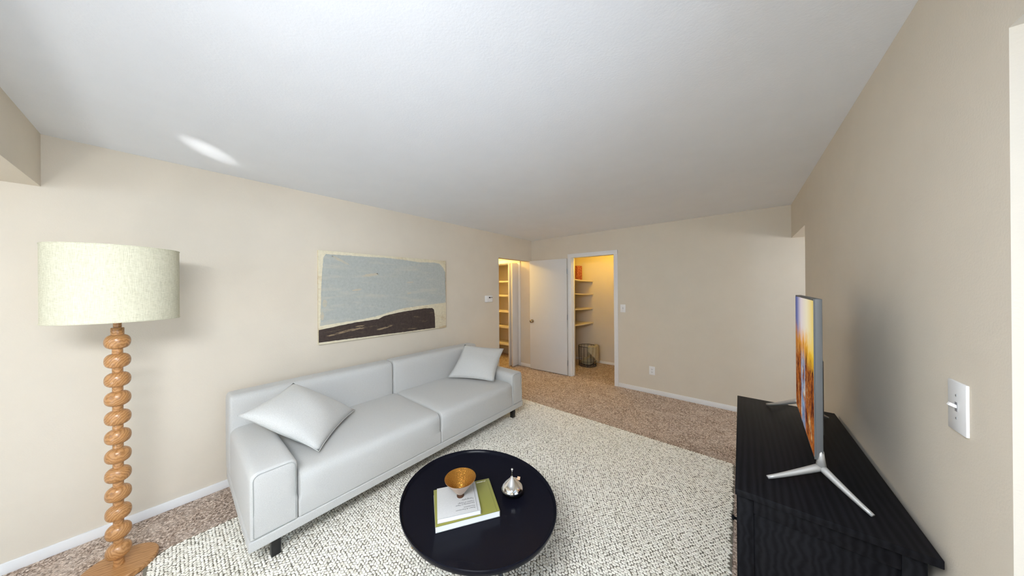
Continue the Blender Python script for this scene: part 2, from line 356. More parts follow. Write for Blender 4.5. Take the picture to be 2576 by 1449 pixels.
# closet door, swung right open against the back wall
a = Vector((-3.092, 4.292, 0)); b = Vector((-2.333, 4.330, 0)); d = (b-a)
d1 = bpy.data.objects.new('door_1', None); C.objects.link(d1); d1['kind'] = 'structure'
d1.location = a; d1.rotation_euler.z = math.atan2(d.y, d.x); L = d.length
boxes('door_panel', [(0, L, 0, 0.035, 0.013, 2.045)], M_door, d1, bev=0.002)
kb = bmesh.new(); lathe(kb, [(0.0, 0.0), (0.032, 0.0), (0.032, 0.006), (0.014, 0.010), (0.012, 0.030), (0.024, 0.040), (0.029, 0.052), (0.024, 0.064), (0.0, 0.069)], 24)
bmesh.ops.rotate(kb, verts=kb.verts, cent=(0, 0, 0), matrix=Matrix.Rotation(PI/2, 3, 'X'))
bmesh.ops.translate(kb, verts=kb.verts, vec=(0.055, 0.0, 0.912))
k = fin('door_knob', kb, M_knob, d1, True); k['label'] = 'round brass door knob'
for z in (0.22, 1.02, 1.82):
    hb = bmesh.new(); lathe(hb, [(0.006, z-0.045), (0.006, z+0.045)], 10, L+0.006, 0.036)
    box(hb, L-0.001, L+0.001, 0.004, 0.034, z-0.045, z+0.045); fin('hinge', hb, M_alu, d1)
# bifold door of the linen closet, two leaves folded out into the hall
d2 = bpy.data.objects.new('door_2', None); C.objects.link(d2); d2['kind'] = 'structure'
def leaf(p, q, th=0.03):
    p = Vector((*p, 0)); q = Vector((*q, 0)); e = q-p
    o = boxes('door_leaf', [(0, e.length, 0, th, 0.015, 2.02)], M_door, d2, bev=0.002)
    o.location = p; o.rotation_euler.z = math.atan2(e.y, e.x)
leaf((-3.452, 4.46), (-3.445, 4.165)); leaf((-3.494, 4.165), (-3.487, 4.46))
struct('trim_3', [(-4.53, -3.44, YB+0.03, YB+0.07, 2.022, 2.06)], M_trim)

# ------------------------------------------------------------------ closet shelves
def shelf(name, label, x0, x1, y0, y1, z, th, front, sag=0.0, group=None, tilt=0.0):
    t = thing(name, label, 'shelf', ((x0+x1)/2, (y0+y1)/2, z), 0, group)
    hx, hy = (x1-x0)/2, (y1-y0)/2
    bm = bmesh.new(); n = 10; rows = []
    for i in range(n+1):
        s = -1+2*i/n
        dz = -sag*(1-s*s)+tilt*(1-s)/2
        if front == 'x': ps = [(-hx, s*hy), (hx, s*hy)]
        else: ps = [(s*hx, -hy), (s*hx, hy)]
        rows.append([bm.verts.new((px, py, dz-zz)) for zz in (0, th) for (px, py) in (ps if zz == 0 else ps[::-1])])
    for A, B in zip(rows, rows[1:]):
        for k in range(4): bm.faces.new((A[k], A[(k+1) % 4], B[(k+1) % 4], B[k]))
    bm.faces.new(rows[0]); bm.faces.new(rows[-1]); fin('shelf_board', bm, M_shelf, t)
    if front == 'x':
        boxes('cleat', [(-hx+0.02, hx-0.012, hy-0.02, hy, -th-0.036, -th-0.002)], M_shelf, t)
        boxes('cleat', [(-hx, -hx+0.02, -hy+0.02, hy-0.02, -th-0.036, -th-0.001)], M_shelf, t)
    else:
        boxes('cleat', [(-hx+0.02, hx-0.02, hy-0.02, hy, -th-0.036, -th-0.002)], M_shelf, t)
        for sg in (-1, 1): boxes('cleat', [(min(sg*hx, sg*(hx-0.02)), max(sg*hx, sg*(hx-0.02)), -hy+0.03, hy-0.02, -th-0.036, -th-0.001)], M_shelf, t)
    return t
names = ['topmost', 'second from the top', 'third from the top', 'lowest']
for i, z in enumerate((1.672, 1.408, 1.118, 0.822)):
    shelf('closet_shelf', ['topmost wooden shelf of the walk-in closet with the red book on it', 'second shelf down in the walk-in closet, just below the red book shelf',
          'third shelf down in the walk-in closet behind the open door', 'lowest of the four walk-in closet shelves, high above the wire basket'][i],
          -2.75, -2.345, 4.53, 5.5, z, 0.02, 'x', 0.008, 'wooden shelves in the walk-in closet', 0.034)
for i, z in enumerate((1.70, 1.385, 1.035, 0.69, 0.315)):
    shelf('linen_shelf', ['topmost shelf of the narrow linen closet in the hall', 'second shelf down in the narrow linen closet left of the folded door',
          'third and middle shelf of the narrow linen closet left of the folded door', 'fourth shelf down in the narrow linen closet left of the folded door',
          'lowest shelf of the narrow linen closet just above its carpet'][i],
          -4.63, -3.42, 4.62, 4.97, z, 0.035, 'y', 0.0, 'cream shelves in the linen closet')

# ------------------------------------------------------------------ rug
def make_rug():
    x0, x1, y0, y1 = -2.635, -0.045, -0.115, 3.05
    t = thing('area_rug', 'large ivory chunky woven loop rug under the sofa and coffee table', 'rug', ((x0+x1)/2, (y0+y1)/2, 0))
    cx, cy = (x0+x1)/2, (y0+y1)/2
    rc = 0.11
    bm = bmesh.new(); pts = []
    for (sx, sy, a0) in ((1, 1, 0), (-1, 1, 90), (-1, -1, 180), (1, -1, 270)):
        for k in range(7):
            a = math.radians(a0+k*15); q = rc if sy < 0 and sx < 0 else 0.02; pts.append((sx*((x1-x0)/2-q)+q*math.cos(a), sy*((y1-y0)/2-q)+q*math.sin(a)))
    lo = [bm.verts.new((x, y, 0.0)) for x, y in pts]; hi2 = [bm.verts.new((x, y, 0.006)) for x, y in pts]
    bm.faces.new(lo); bm.faces.new(hi2)
    for i in range(len(pts)): bm.faces.new((lo[i], lo[(i+1) % len(pts)], hi2[(i+1) % len(pts)], hi2[i]))
    fin('rug_backing', bm, M_back, t)
    # woven loops: rows run across the rug, every loop a small dome
    V, F = [], []; px, py = 0.0205, 0.0145; rnd = random.Random(3)
    nx = int((x1-x0)/px); ny = int((y1-y0)/py)
    seg = 6
    for j in range(ny):
        for i in range(nx):
            x = -(x1-x0)/2 + (i+0.5+0.5*(j % 2))*px + rnd.uniform(-1, 1)*0.0026; y = -(y1-y0)/2 + (j+0.5)*py + rnd.uniform(-1, 1)*0.0019
            ex, ey = (x1-x0)/2-abs(x), (y1-y0)/2-abs(y)
            if ex < 0.008 or ey < 0.008 or (x < 0 and y < 0 and ex < rc and ey < rc and (rc-ex)**2+(rc-ey)**2 > (rc-0.006)**2): continue
            a = rnd.uniform(-0.55, 0.55)+0.40*(1 if j % 2 else -1); ca, sa = math.cos(a), math.sin(a); lx = 0.0122*rnd.uniform(0.80, 1.1); ly = 0.0078*rnd.uniform(0.82, 1.12); hz = 0.0075*rnd.uniform(0.75, 1.15)
            b0 = len(V)
            for (rr, zz) in ((1.0, 0.0), (0.9, 0.62), (0.5, 0.93)):
                for k in range(seg):
                    q = 2*PI*k/seg; xx = lx*rr*math.cos(q); yy = ly*rr*math.sin(q)
                    V.append((x+xx*ca-yy*sa, y+xx*sa+yy*ca, 0.004+hz*zz))
            V.append((x, y, 0.004+hz))
            for m_ in range(2):
                for k in range(seg):
                    k2 = (k+1) % seg; F.append((b0+m_*seg+k, b0+m_*seg+k2, b0+(m_+1)*seg+k2, b0+(m_+1)*seg+k))
            for k in range(seg): F.append((b0+2*seg+k, b0+2*seg+(k+1) % seg, b0+3*seg))
    me = bpy.data.meshes.new('wool_loops'); me.from_pydata(V, [], F); me.update()
    me.polygons.foreach_set('use_smooth', [True]*len(me.polygons))
    o = link('wool_loops', me, M_loop, t); o['kind'] = 'stuff'
make_rug()
RZ = 0.0128   # top of the rug

# ------------------------------------------------------------------ sofa
def make_sofa():
    t = thing('sofa', 'long pale grey two-seat fabric sofa with low block arms and black legs', 'sofa', (-2.475, 1.4225, RZ))
    ox, oy, oz = t.location
    def so(name, dims, rad, bulge=(0, 0, 0), m=M_sofa, par=t, low=None):
        bm = bmesh.new(); x0, x1, y0, y1, z0, z1 = dims
        soft(bm, x0-ox, x1-ox, y0-oy, y1-oy, z0-oz, z1-oz, rad, bulge, 10, low); return fin(name, bm, m, par, True)
    F = -1.99
    so('base_frame', (-2.955, F, 0.24, 2.605, 0.15, 0.207), 0.008)
    for k, (y0, y1) in enumerate(((0.246, 0.452), (2.418, 2.600))):
        arm = so('armrest', (-2.93, F-0.002, y0, y1, 0.2075, 0.558), (0.022, 0.040, 0.040), (0.004, 0.005, 0.010), low=(0.012, 0.012, 0.006))
        bm = bmesh.new(); yy0, yy1, z0, z1, rr = y0+0.014, y1-0.012, 0.216, 0.546, 0.03; pts = []
        for (cy, cz, a0) in ((yy1-rr, z1-rr, 0), (yy0+rr, z1-rr, 90), (yy0+0.008, z0+0.008, 180), (yy1-0.008, z0+0.008, 270)):
            r_ = rr if cz > 0.4 else 0.008
            for q in range(5):
                an = math.radians(a0+q*22.5); pts.append(((F-0.0058 if cz > 0.4 else F-0.0008)-ox, cy+r_*math.cos(an)-oy, cz+r_*math.sin(an)-oz))
        tube(bm, pts, 0.0022, 6, True); fin('piping', bm, M_seam, arm, True)
    for (y0, y1) in ((0.455, 1.4515), (1.4535, 2.4155)):
        so('seat_cushion', (-2.80, F, y0, y1, 0.2078, 0.464), (0.060, 0.018, 0.055), (0.005, 0.0, 0.014), low=(0.010, 0.010, 0.008))
    for (y0, y1) in ((0.236, 1.4295), (1.4315, 2.606)):
        so('back_cushion', (-2.965, -2.762, y0, y1, 0.209, 0.785), (0.045, 0.022, 0.050), (0.010, 0.002, 0.006))
    for (x, y) in ((-2.085, 0.365), (-2.085, 2.53), (-2.87, 0.365), (-2.87, 2.53)):
        bm = bmesh.new(); box(bm, x-0.022-ox, x+0.022-ox, y-0.022-oy, y+0.022-oy, 0, 0.15-oz, 0.003); fin('leg', bm, M_leg, t, 'auto')
make_sofa()
def pillow(label, cs, th, seed):
    cs = [Vector(c) for c in cs]; cen = sum(cs, Vector())/4
    n = 22; bm = bmesh.new(); nor = (cs[1]-cs[0]).cross(cs[3]-cs[0]).normalized()
    rnd = random.Random(seed); gr = {}
    for sd in (1, -1):
        for i in range(n+1):
            for j in range(n+1):
                u_, v_ = i/n, j/n; a, b = 2*u_-1, 2*v_-1
                edge = (i in (0, n)) or (j in (0, n))
                if edge and sd == -1: gr[(sd, i, j)] = gr[(1, i, j)]; continue
                # edges pull in between the corners
                pu = a*(1-0.075*(1-b*b)); pv = b*(1-0.075*(1-a*a))
                uu, vv = (pu+1)/2, (pv+1)/2
                p = cs[0]*(1-uu)*(1-vv)+cs[1]*uu*(1-vv)+cs[2]*uu*vv+cs[3]*(1-uu)*vv
                h = th*((1-a*a)**0.55)*((1-b*b)**0.55)
                h += 0.006*math.sin(5*a+2*b+seed)*(1-a*a)*(1-b*b) + 0.008*math.exp(-((a-b*0.3-0.2)/0.12)**2)*(abs(b) > 0.35)*(1-b*b)*sd*0.6
                gr[(sd, i, j)] = bm.verts.new(p-cen+nor*h*sd)
        for i in range(n):
            for j in range(n): bm.faces.new((gr[(sd, i, j)], gr[(sd, i+1, j)], gr[(sd, i+1, j+1)], gr[(sd, i, j+1)]))
    o = bpy.data.objects.new('throw_pillow', None); C.objects.link(o); o.location = cen
    tag(o, label, 'pillow', 'pale grey scatter cushions on the sofa')
    fin('pillow_cover', bm, M_pill, o, True)
    bm = bmesh.new(); pts = [gr_co for gr_co in []]
    def at(a, b):
        pu = a*(1-0.075*(1-b*b)); pv = b*(1-0.075*(1-a*a)); uu, vv = (pu+1)/2, (pv+1)/2
        return cs[0]*(1-uu)*(1-vv)+cs[1]*uu*(1-vv)+cs[2]*uu*vv+cs[3]*(1-uu)*vv-cen
    ring = [at(-1+2*k/n, -1) for k in range(n)]+[at(1, -1+2*k/n) for k in range(n)]+[at(1-2*k/n, 1) for k in range(n)]+[at(-1, 1-2*k/n) for k in range(n)]
    tube(bm, ring, 0.0022, 6, True); fin('seam', bm, M_pill, o, True)
pillow('larger-looking pale grey pillow at the near end of the sofa, tilted on the left arm',
       [(-2.425, 0.247, 0.752), (-2.735, 0.594, 0.799), (-2.540, 0.972, 0.511), (-2.105, 0.587, 0.490)], 0.096, 1)
pillow('pale grey pillow propped upright in the far corner of the sofa', 
       [(-2.655, 2.036, 0.493), (-2.735, 2.363, 0.816), (-2.345, 2.675, 0.762), (-2.135, 2.265, 0.492)], 0.070, 2)

# ------------------------------------------------------------------ floor lamp
def make_lamp():
    t = thing('floor_lamp', 'turned honey-oak floor lamp with stacked beads and cream drum shade', 'lamp', (-2.65, -0.2, 0))
    bm = bmesh.new(); lathe(bm, [(0.0, 0.0), (0.132, 0.0), (0.137, 0.005), (0.137, 0.026), (0.133, 0.031), (0.0, 0.031)], 72); fin('lamp_base', bm, M_oakb, t, 'auto')
    bm = bmesh.new(); lathe(bm, [(0.0, 0.03), (0.0215, 0.03), (0.019, 0.05), (0.0185, 0.09), (0.0185, 1.27), (0.0185, 1.30), (0.0, 1.30)], 32); fin('pole', bm, M_oak, t, 'auto')
    rnd = random.Random(5)
    bmesh_me = None
    for k in range(12):
        z = 1.256-k*0.1040
        bm = bmesh.new(); prof = []
        for q in range(15):
            a = -PI/2+PI*q/14; ca = max(math.cos(a), 0.0); prof.append((0.0448*ca**0.62, 0.0405*math.copysign(abs(math.sin(a))**0.9, a)))
        prof[0] = (0.0, -0.0405); prof[-1] = (0.0, 0.0405); lathe(bm, prof, 40)
        o = fin('bead', bm, M_oak, t, True, (0, 0, z)); o.rotation_euler.z = rnd.uniform(0, 6)
    bm = bmesh.new(); lathe(bm, [(0.0, 1.294), (0.0225, 1.294), (0.023, 1.297), (0.023, 1.330), (0.021, 1.333), (0.0, 1.333)], 32); fin('collar', bm, M_oak, t, 'auto')
    bm = bmesh.new(); lathe(bm, [(0.0, 1.333), (0.0145, 1.333), (0.0145, 1.43), (0.0, 1.43)], 24); fin('neck', bm, M_oak, t, 'auto')
    bm = bmesh.new(); lathe(bm, [(0.0, 1.43), (0.013, 1.43), (0.016, 1.45), (0.013, 1.49), (0.03, 1.53), (0.03, 1.57), (0.0, 1.59)], 20); fin('bulb', bm, M_plate, t, True)
    bm = bmesh.new(); R = 0.2205
    lathe(bm, [(R-0.003, 1.373), (R, 1.373), (R, 1.769), (R-0.003, 1.769), (R-0.003, 1.373)], 96, closed=False); sh = fin('lamp_shade', bm, M_shade, t, 'auto')
    for z in (1.375, 1.767):
        bm = bmesh.new(); tube(bm, [((R-0.001)*math.cos(2*PI*k/64), (R-0.001)*math.sin(2*PI*k/64), z) for k in range(64)], 0.0032, 6, True); fin('shade_ring', bm, M_shade, sh, True)
    bm = bmesh.new()
    for k in range(3):
        a = 2*PI*k/3+0.3; tube(bm, [(0.012*math.cos(a), 0.012*math.sin(a), 1.44), ((R-0.004)*math.cos(a), (R-0.004)*math.sin(a), 1.44)], 0.002, 6)
    fin('shade_spider', bm, M_alu, t)
make_lamp()

# ------------------------------------------------------------------ coffee table and what stands on it
TX, TY, TZ = -1.107, 1.041, 0.398      # tray floor height
def make_table():
    t = thing('coffee_table', 'round black tray coffee table with thin black legs on the rug', 'table', (TX, TY, RZ+0.003))
    rot = math.radians(174.4); kx, ky = 0.441, 0.386; z = TZ-RZ-0.003
    bm = bmesh.new()
    lathe(bm, [(0.0, z-0.012), (0.93, z-0.012), (0.985, z-0.004), (1.0, z+0.012), (1.0, z+0.021), (0.994, z+0.0235), (0.985, z+0.021), (0.965, z+0.004), (0.945, z), (0.0, z)], 128, 0, 0, False, kx, ky, rot)
    fin('tray_top', bm, M_tray, t, 'auto')
    for (lx, ly) in ((-0.386, -0.158), (0.345, -0.196), (0.03, 0.352)):
        bm = bmesh.new(); tube(bm, [(lx*0.97, ly*0.97, z-0.008), (lx, ly, 0.0)], 0.0065, 10); fin('leg', bm, M_leg, t, True)
        bm = bmesh.new(); tube(bm, [(lx, ly, 0.016), (lx, ly, 0.0)], 0.0085, 10); fin('foot_cap', bm, M_brass, t, True)
    bm = bmesh.new(); tube(bm, [(0.33*math.cos(2*PI*k/48), 0.30*math.sin(2*PI*k/48), z-0.018) for k in range(48)], 0.006, 8, True); fin('ring_frame', bm, M_leg, t, True)
make_table()
def quad_frame(cs):
    # centre, rotation and size of the rectangle nearest to four measured corners (TL, BL, BR, TR)
    cs = [Vector(c) for c in cs]; c = sum(cs, Vector((0, 0)))/4
    ex = ((cs[3]-cs[0])+(cs[2]-cs[1]))/2; ey = ((cs[0]-cs[1])+(cs[3]-cs[2]))/2
    return c, math.atan2(ex.y, ex.x), ex.length, ey.length
def book(name, label, cs, z0, th, cover, edge_l):
    c, a, sx, sy = quad_frame(cs)
    t = thing(name, label, 'book', (c.x, c.y, z0), a, None)
    ct = 0.0028
    boxes('cover', [(-sx/2, sx/2, -sy/2, sy/2, th-ct, th)], cover, t, bev=0.0006)
    boxes('cover', [(-sx/2, sx/2, -sy/2, sy/2, 0, ct)], cover if edge_l else M_cov, t, bev=0.0006)
    boxes('page_block', [(-sx/2+0.001, sx/2-0.004, -sy/2+0.001, sy/2-0.003, ct, th-ct)], M_paper, t)
    bm = bmesh.new(); box(bm, sx/2-0.003, sx/2, -sy/2, sy/2, 0.0005, th-0.0003, 0.001); fin('spine', bm, M_cov, t)
    boxes('hinge_groove', [(sx/2-0.0155, sx/2-0.0142, -sy/2+0.002, sy/2-0.002, th-0.0002, th+0.0002)], M_ink if cover is M_cov else mat('dark_olive_groove', (0.10, 0.10, 0.02), 0.9), t)
    return t, sx, sy
gb, gsx, gsy = book('coffee_table_book', 'larger olive green book lying flat on the coffee table under the white book',
    [(-1.307, 0.897), (-1.098, 0.766), (-0.931, 1.023), (-1.138, 1.160)], TZ+0.0005, 0.030, M_olive, False)
wb, wsx, wsy = book('paperback_book', 'smaller white book with printed title on top of the green book, under the cone bowl',
    [(-1.281, 0.899), (-1.099, 0.779), (-0.988, 0.955), (-1.156, 1.061)], TZ+0.0310, 0.022, M_cov, True)
def text_mesh(body, size, parent, loc, rotz, m, name='lettering'):
    cu = bpy.data.curves.new(name, 'FONT'); cu.body = body; cu.size = size; cu.extrude = 0.00008
    o = bpy.data.objects.new(name, cu); C.objects.link(o)
    me = bpy.data.meshes.new_from_object(o.evaluated_get(bpy.context.evaluated_depsgraph_get()))
    bpy.data.objects.remove(o); me.materials.clear()
    q = link(name, me, m, parent); q.location = loc; q.rotation_euler.z = rotz; return q
x0 = wsx/2-0.024
for k, (tx, sz) in enumerate((('Pattern & Expression', 0.0112), ('Foundations', 0.0112), ('Developing on Paper', 0.0112), ('Classics of Design', 0.0112), ('Typography', 0.0125))):
    yy = -wsy/2+0.029+[0, 0.0125, 0.031, 0.0435, 0.063][k]
    text_mesh(tx, sz, wb, (x0, yy, 0.0221), PI, M_ink)
# small white mark and line of print at the far corner of the green cover
bm = bmesh.new(); xs = gsx/2-0.026; yy = gsy/2-0.016
tube(bm, [(xs, yy+0.004, 0.0301), (xs-0.002, yy-0.003, 0.0301), (xs-0.008, yy-0.003, 0.0301), (xs-0.010, yy+0.003, 0.0301)], 0.0012, 6, flat=0.3)
for k in range(7): box(bm, xs-0.018-k*0.0052, xs-0.0145-k*0.0052, yy-0.0035, yy+0.002, 0.0299, 0.0303)
fin('cover_print', bm, M_white, gb)
# cone bowl
t = thing('cone_bowl', 'brass-lined conical bowl standing on the white book', 'bowl', (-1.136, 0.945, TZ+0.0536))
bm = bmesh.new(); lathe(bm, [(0.0, 0.0), (0.0185, 0.0), (0.0195, 0.004), (0.0165, 0.012), (0.0, 0.012)], 32); fin('foot', bm, mat('dark_bronze', (0.12, 0.055, 0.03), 0.4, 0.7), t, 'auto')
bm = bmesh.new(); lathe(bm, [(0.014, 0.012), (0.0245, 0.022), (0.0795, 0.0925), (0.0805, 0.0955)], 64, closed=False); fin('outer_shell', bm, M_rose, t, True)
bm = bmesh.new(); lathe(bm, [(0.0, 0.020), (0.012, 0.021), (0.0785, 0.0955), (0.0805, 0.0955)], 64, closed=False); fin('brass_lining', bm, M_brass, t, True)
# silver drop ornament
t = thing('silver_ornament', 'mirror-silver drop-shaped ornament with ball-tipped stem and tan tag', 'ornament', (-0.979, 1.180, TZ+0.0005))
bm = bmesh.new(); lathe(bm, [(0.0, 0.0), (0.02, 0.0), (0.044, 0.007), (0.058, 0.018), (0.0615, 0.030), (0.0615, 0.0325), (0.0, 0.0325)], 48); fin('lower_bowl', bm, mat('black_table_reflection', (0.003, 0.003, 0.003), 0.15, spec=0.1), t, 'auto')  # lower half coloured black: the dark table's reflection put into the colour
bm = bmesh.new(); lathe(bm, [(0.062, 0.032), (0.0625, 0.034), (0.0605, 0.041), (0.051, 0.053), (0.037, 0.066), (0.023, 0.078), (0.011, 0.088), (0.006, 0.092), (0.004, 0.094), (0.0022, 0.105), (0.0020, 0.124), (0.003, 0.128), (0.0, 0.129)], 48, closed=False); fin('silver_lid', bm, M_chrome, t, True)
bm = bmesh.new(); bmesh.ops.create_uvsphere(bm, u_segments=20, v_segments=12, radius=0.0068, matrix=Matrix.Translation((0, 0, 0.134))); fin('ball_tip', bm, M_chrome, t, True)
cr = Vector((math.cos(yaw), math.sin(yaw), 0)); cb = Vector((-math.sin(yaw), math.cos(yaw), 0))
bm = bmesh.new(); p0 = Vector((0, 0, 0.092)); p3 = cr*0.030+cb*0.012+Vector((0, 0, 0.078))
tube(bm, [p0, p0+cr*0.012+Vector((0, 0, -0.002)), p3], 0.0011, 6)
tube(bm, [p0+Vector((0, 0, -0.008)), p0+cr*0.014+Vector((0, 0, -0.012)), p3], 0.0011, 6)
tube(bm, [p0+Vector((0, 0, 0.006))-cr*0.006, p0-cr*0.0075, p0-cr*0.006-Vector((0, 0, 0.012)), p0+Vector((0, 0, -0.004))], 0.0015, 6); fin('string', bm, mat('cream_cord', (0.7, 0.6, 0.48), 0.8), t)
bm = bmesh.new(); box(bm, -0.008, 0.008, -0.0008, 0.0008, -0.008, 0.008)
bmesh.ops.rotate(bm, verts=bm.verts, cent=(0, 0, 0), matrix=Matrix.Rotation(yaw+0.3, 3, 'Z') @ Matrix.Rotation(-0.5, 3, 'X') @ Matrix.Rotation(0.35, 3, 'Y'))
bmesh.ops.translate(bm, verts=bm.verts, vec=p3+cr*0.006); fin('tag', bm, M_tag, t)

# ------------------------------------------------------------------ television console and television
CZ = 0.776
def make_console():
    x0, x1, y0, y1 = -0.020, 0.428, 1.336, 2.487
    t = thing('tv_console', 'long black wooden sideboard against the right wall under the television', 'cabinet', ((x0+x1)/2, (y0+y1)/2, 0))
    ox, oy, _ = t.location
    def b(name, lst, m=M_black, bev=0.0015, par=t):
        return boxes(name, [(p-ox, q-ox, r_-oy, s-oy, z0, z1) for (p, q, r_, s, z0, z1) in lst], m, par, bev)
    b('top_board', [(x0, x1, y0, y1, CZ-0.024, CZ)], bev=0.002)
    bx0, bx1, by0, by1 = x0+0.008, x1-0.020, y0+0.024, y1-0.024
    b('carcass', [(bx0+0.02, bx1, by0+0.012, by1-0.012, 0.06, CZ-0.024)])
    for (yy0, yy1) in ((by0, by0+0.012), (by1-0.012, by1)):
        b('stile', [(bx0, bx0+0.045, yy0, yy1, 0.0, CZ-0.024)]); b('stile', [(bx1-0.045, bx1, yy0, yy1, 0.0, CZ-0.024)])
        b('rail', [(bx0+0.045, bx1-0.045, yy0, yy1, CZ-0.085, CZ-0.024)]); b('rail', [(bx0+0.045, bx1-0.045, yy0, yy1, 0.06, 0.13)])
    n = 3; wy = (by1-by0-0.02)/n
    for k in range(n):
        ya = by0+0.01+k*wy+0.002; yb = ya+wy-0.004
        d = b('door', [(bx0, bx0+0.02, ya, yb, 0.075, CZ-0.030)])
        b('door_frame', [(bx0-0.004, bx0, ya, ya+0.05, 0.075, CZ-0.030), (bx0-0.004, bx0, yb-0.05, yb, 0.075, CZ-0.030),
                         (bx0-0.004, bx0, ya+0.05, yb-0.05, 0.075, 0.13), (bx0-0.004, bx0, ya+0.05, yb-0.05, CZ-0.085, CZ-0.030)], bev=0.001, par=d)
        if k: continue
        bm = bmesh.new(); lathe(bm, [(0.0, 0.0), (0.005, 0.0), (0.005, 0.007), (0.010, 0.010), (0.009, 0.015), (0.0, 0.017)], 16)
        bmesh.ops.rotate(bm, verts=bm.verts, cent=(0, 0, 0), matrix=Matrix.Rotation(-PI/2, 3, 'Y'))
        bmesh.ops.translate(bm, verts=bm.verts, vec=(bx0-0.004-ox, ya+0.03-oy, 0.62)); fin('knob', bm, M_black, d, True)
    b('plinth', [(bx0+0.03, bx1-0.005, by0+0.02, by1-0.02, 0.0, 0.06)])
make_console()
def make_tv():
    a = Vector((0.2155, 1.545)); e = Vector((0.2405, 2.215)); d = e-a; L = d.length; an = math.atan2(d.y, d.x)
    t = thing('television', 'flat grey-edged television with colourful autumn picture on the black sideboard', 'television', (a.x, a.y, CZ), an)
    zb, zt = 0.098, 0.708        # bottom and top above the sideboard; local x along the screen, -y towards the wall
    boxes('housing', [(0, L, -0.022, -0.002, zb, zt)], M_tvside, t, bev=0.002)
    boxes('bezel', [(0, L, -0.002, 0.001, zb, zb+0.008), (0, L, -0.002, 0.001, zt-0.007, zt), (0, 0.006, -0.002, 0.001, zb+0.008, zt-0.007), (L-0.006, L, -0.002, 0.001, zb+0.008, zt-0.007)], M_tvside, t)
    # picture panel; Generated coordinates run 0..1 along the screen and up it
    me = bpy.data.meshes.new('screen'); bm = bmesh.new(); h2 = (zt-zb-0.015)/2; l2 = (L-0.012)/2
    box(bm, -0.0015, 0.0, -l2, l2, -h2, h2); bm.to_mesh(me); bm.free()
    o = link('screen', me, M_screen, t); o.rotation_euler.z = PI/2+PI; o.location = (L/2, 0.0004, (zb+zt)/2+0.0005)
    o.rotation_euler.z = -PI/2; o.rotation_euler.z = PI/2*3
    boxes('back_box', [(0.10, L-0.10, -0.036, -0.022, zb+0.06, zb+0.36)], M_dark, t, bev=0.004)
    inv = Matrix.Rotation(-an, 2)
    def loc(x, y): return inv @ (Vector((x, y))-a)
    for (apx, tips, hz) in (((0.232, 1.552), ((0.078, 1.480), (0.330, 1.444)), 0.072), ((0.2545, 2.20), ((0.126, 2.395), (0.380, 2.360)), 0.125)):
        A = loc(*apx)
        bm = bmesh.new()
        tube(bm, [(A.x, A.y, hz+0.06), (A.x, A.y, hz+0.04), (A.x, A.y, hz)], [0.008, 0.010, 0.015], 12)
        for q in tips:
            B = loc(*q); pts = []; rad = []
            for k in range(9):
                s_ = k/8; pts.append((A.x+(B.x-A.x)*s_, A.y+(B.y-A.y)*s_, 0.0065+(hz-0.0065)*(1-s_)**1.1)); rad.append(0.0135-0.007*s_)
            tube(bm, pts, rad, 12)
        fin('stand', bm, M_alu2, t, True)
make_tv()

# ------------------------------------------------------------------ painting
def make_painting():
    y0, y1, z0, z1, X = 0.862, 2.330, 1.012, 1.908, XL+0.032
    t = thing('abstract_painting', 'wide unframed abstract canvas, grey over a dark brown hill, above the sofa', 'painting', (XL+0.001, (y0+y1)/2, (z0+z1)/2))
    cy, cz = (y0+y1)/2, (z0+z1)/2
    boxes('canvas', [(0, 0.030, y0-cy, y1-cy, z0-cz, z1-cz)], M_canvas, t, bev=0.002)
    def patch(name, pts, m, h, jit):
        rnd = random.Random(len(pts)); P = []
        for (p, q) in zip(pts, pts[1:]+pts[:1]):
            n = max(1, int(math.hypot((q[0]-p[0])*1.468, (q[1]-p[1])*0.896)/0.02))
            for k in range(n):
                s = k/n; P.append((p[0]+(q[0]-p[0])*s+rnd.uniform(-1, 1)*jit, p[1]+(q[1]-p[1])*s+rnd.uniform(-1, 1)*jit*1.5))
        bm = bmesh.new(); lo = []; hi_ = []
        for (u_, v_) in P:
            y = y0-cy+min(max(u_, 0.0), 1.0)*(y1-y0); z = z0-cz+min(max(v_, 0.0), 1.0)*(z1-z0)
            lo.append(bm.verts.new((0.0295, y, z))); hi_.append(bm.verts.new((0.030+h, y, z)))
        bm.faces.new(hi_); bm.faces.new(lo[::-1]); N = len(P)
        for i in range(N): bm.faces.new((lo[i], lo[(i+1) % N], hi_[(i+1) % N], hi_[i]))
        bmesh.ops.triangulate(bm, faces=[f_ for f_ in bm.faces if len(f_.verts) > 4])
        fin(name, bm, m, t)
    patch('grey_paint', GREY, M_greyp, 0.0006, 0.0016)
    patch('dark_hill', HILL, M_hill, 0.0007, 0.001)
    for kk, (u0, v0, ru, rv, sl, kd) in enumerate(DABS):
        rnd = random.Random(int(u0*1000)); P = []
        for k in range(26):
            q = 2*PI*k/26; rr = rnd.uniform(0.78, 1.1); du = ru*math.cos(q)*rr; P.append((u0+du, max(0.03, v0+rv*math.sin(q)*rr*1.6+sl*du)))
        bm = bmesh.new(); tp = [bm.verts.new((0.0311+kk*0.0001, y0-cy+a_*(y1-y0), z0-cz+b_*(z1-z0))) for a_, b_ in P]; bt = [bm.verts.new((0.0305, v_.co.y, v_.co.z)) for v_ in tp]
        bm.faces.new(tp); bm.faces.new(bt[::-1])
        for k in range(26): bm.faces.new((bt[k], bt[(k+1) % 26], tp[(k+1) % 26], tp[k]))
        bmesh.ops.triangulate(bm, faces=[f_ for f_ in bm.faces if len(f_.verts) > 4]); fin('paint_fleck', bm, (M_fleck, M_fleck2)[kd], t)
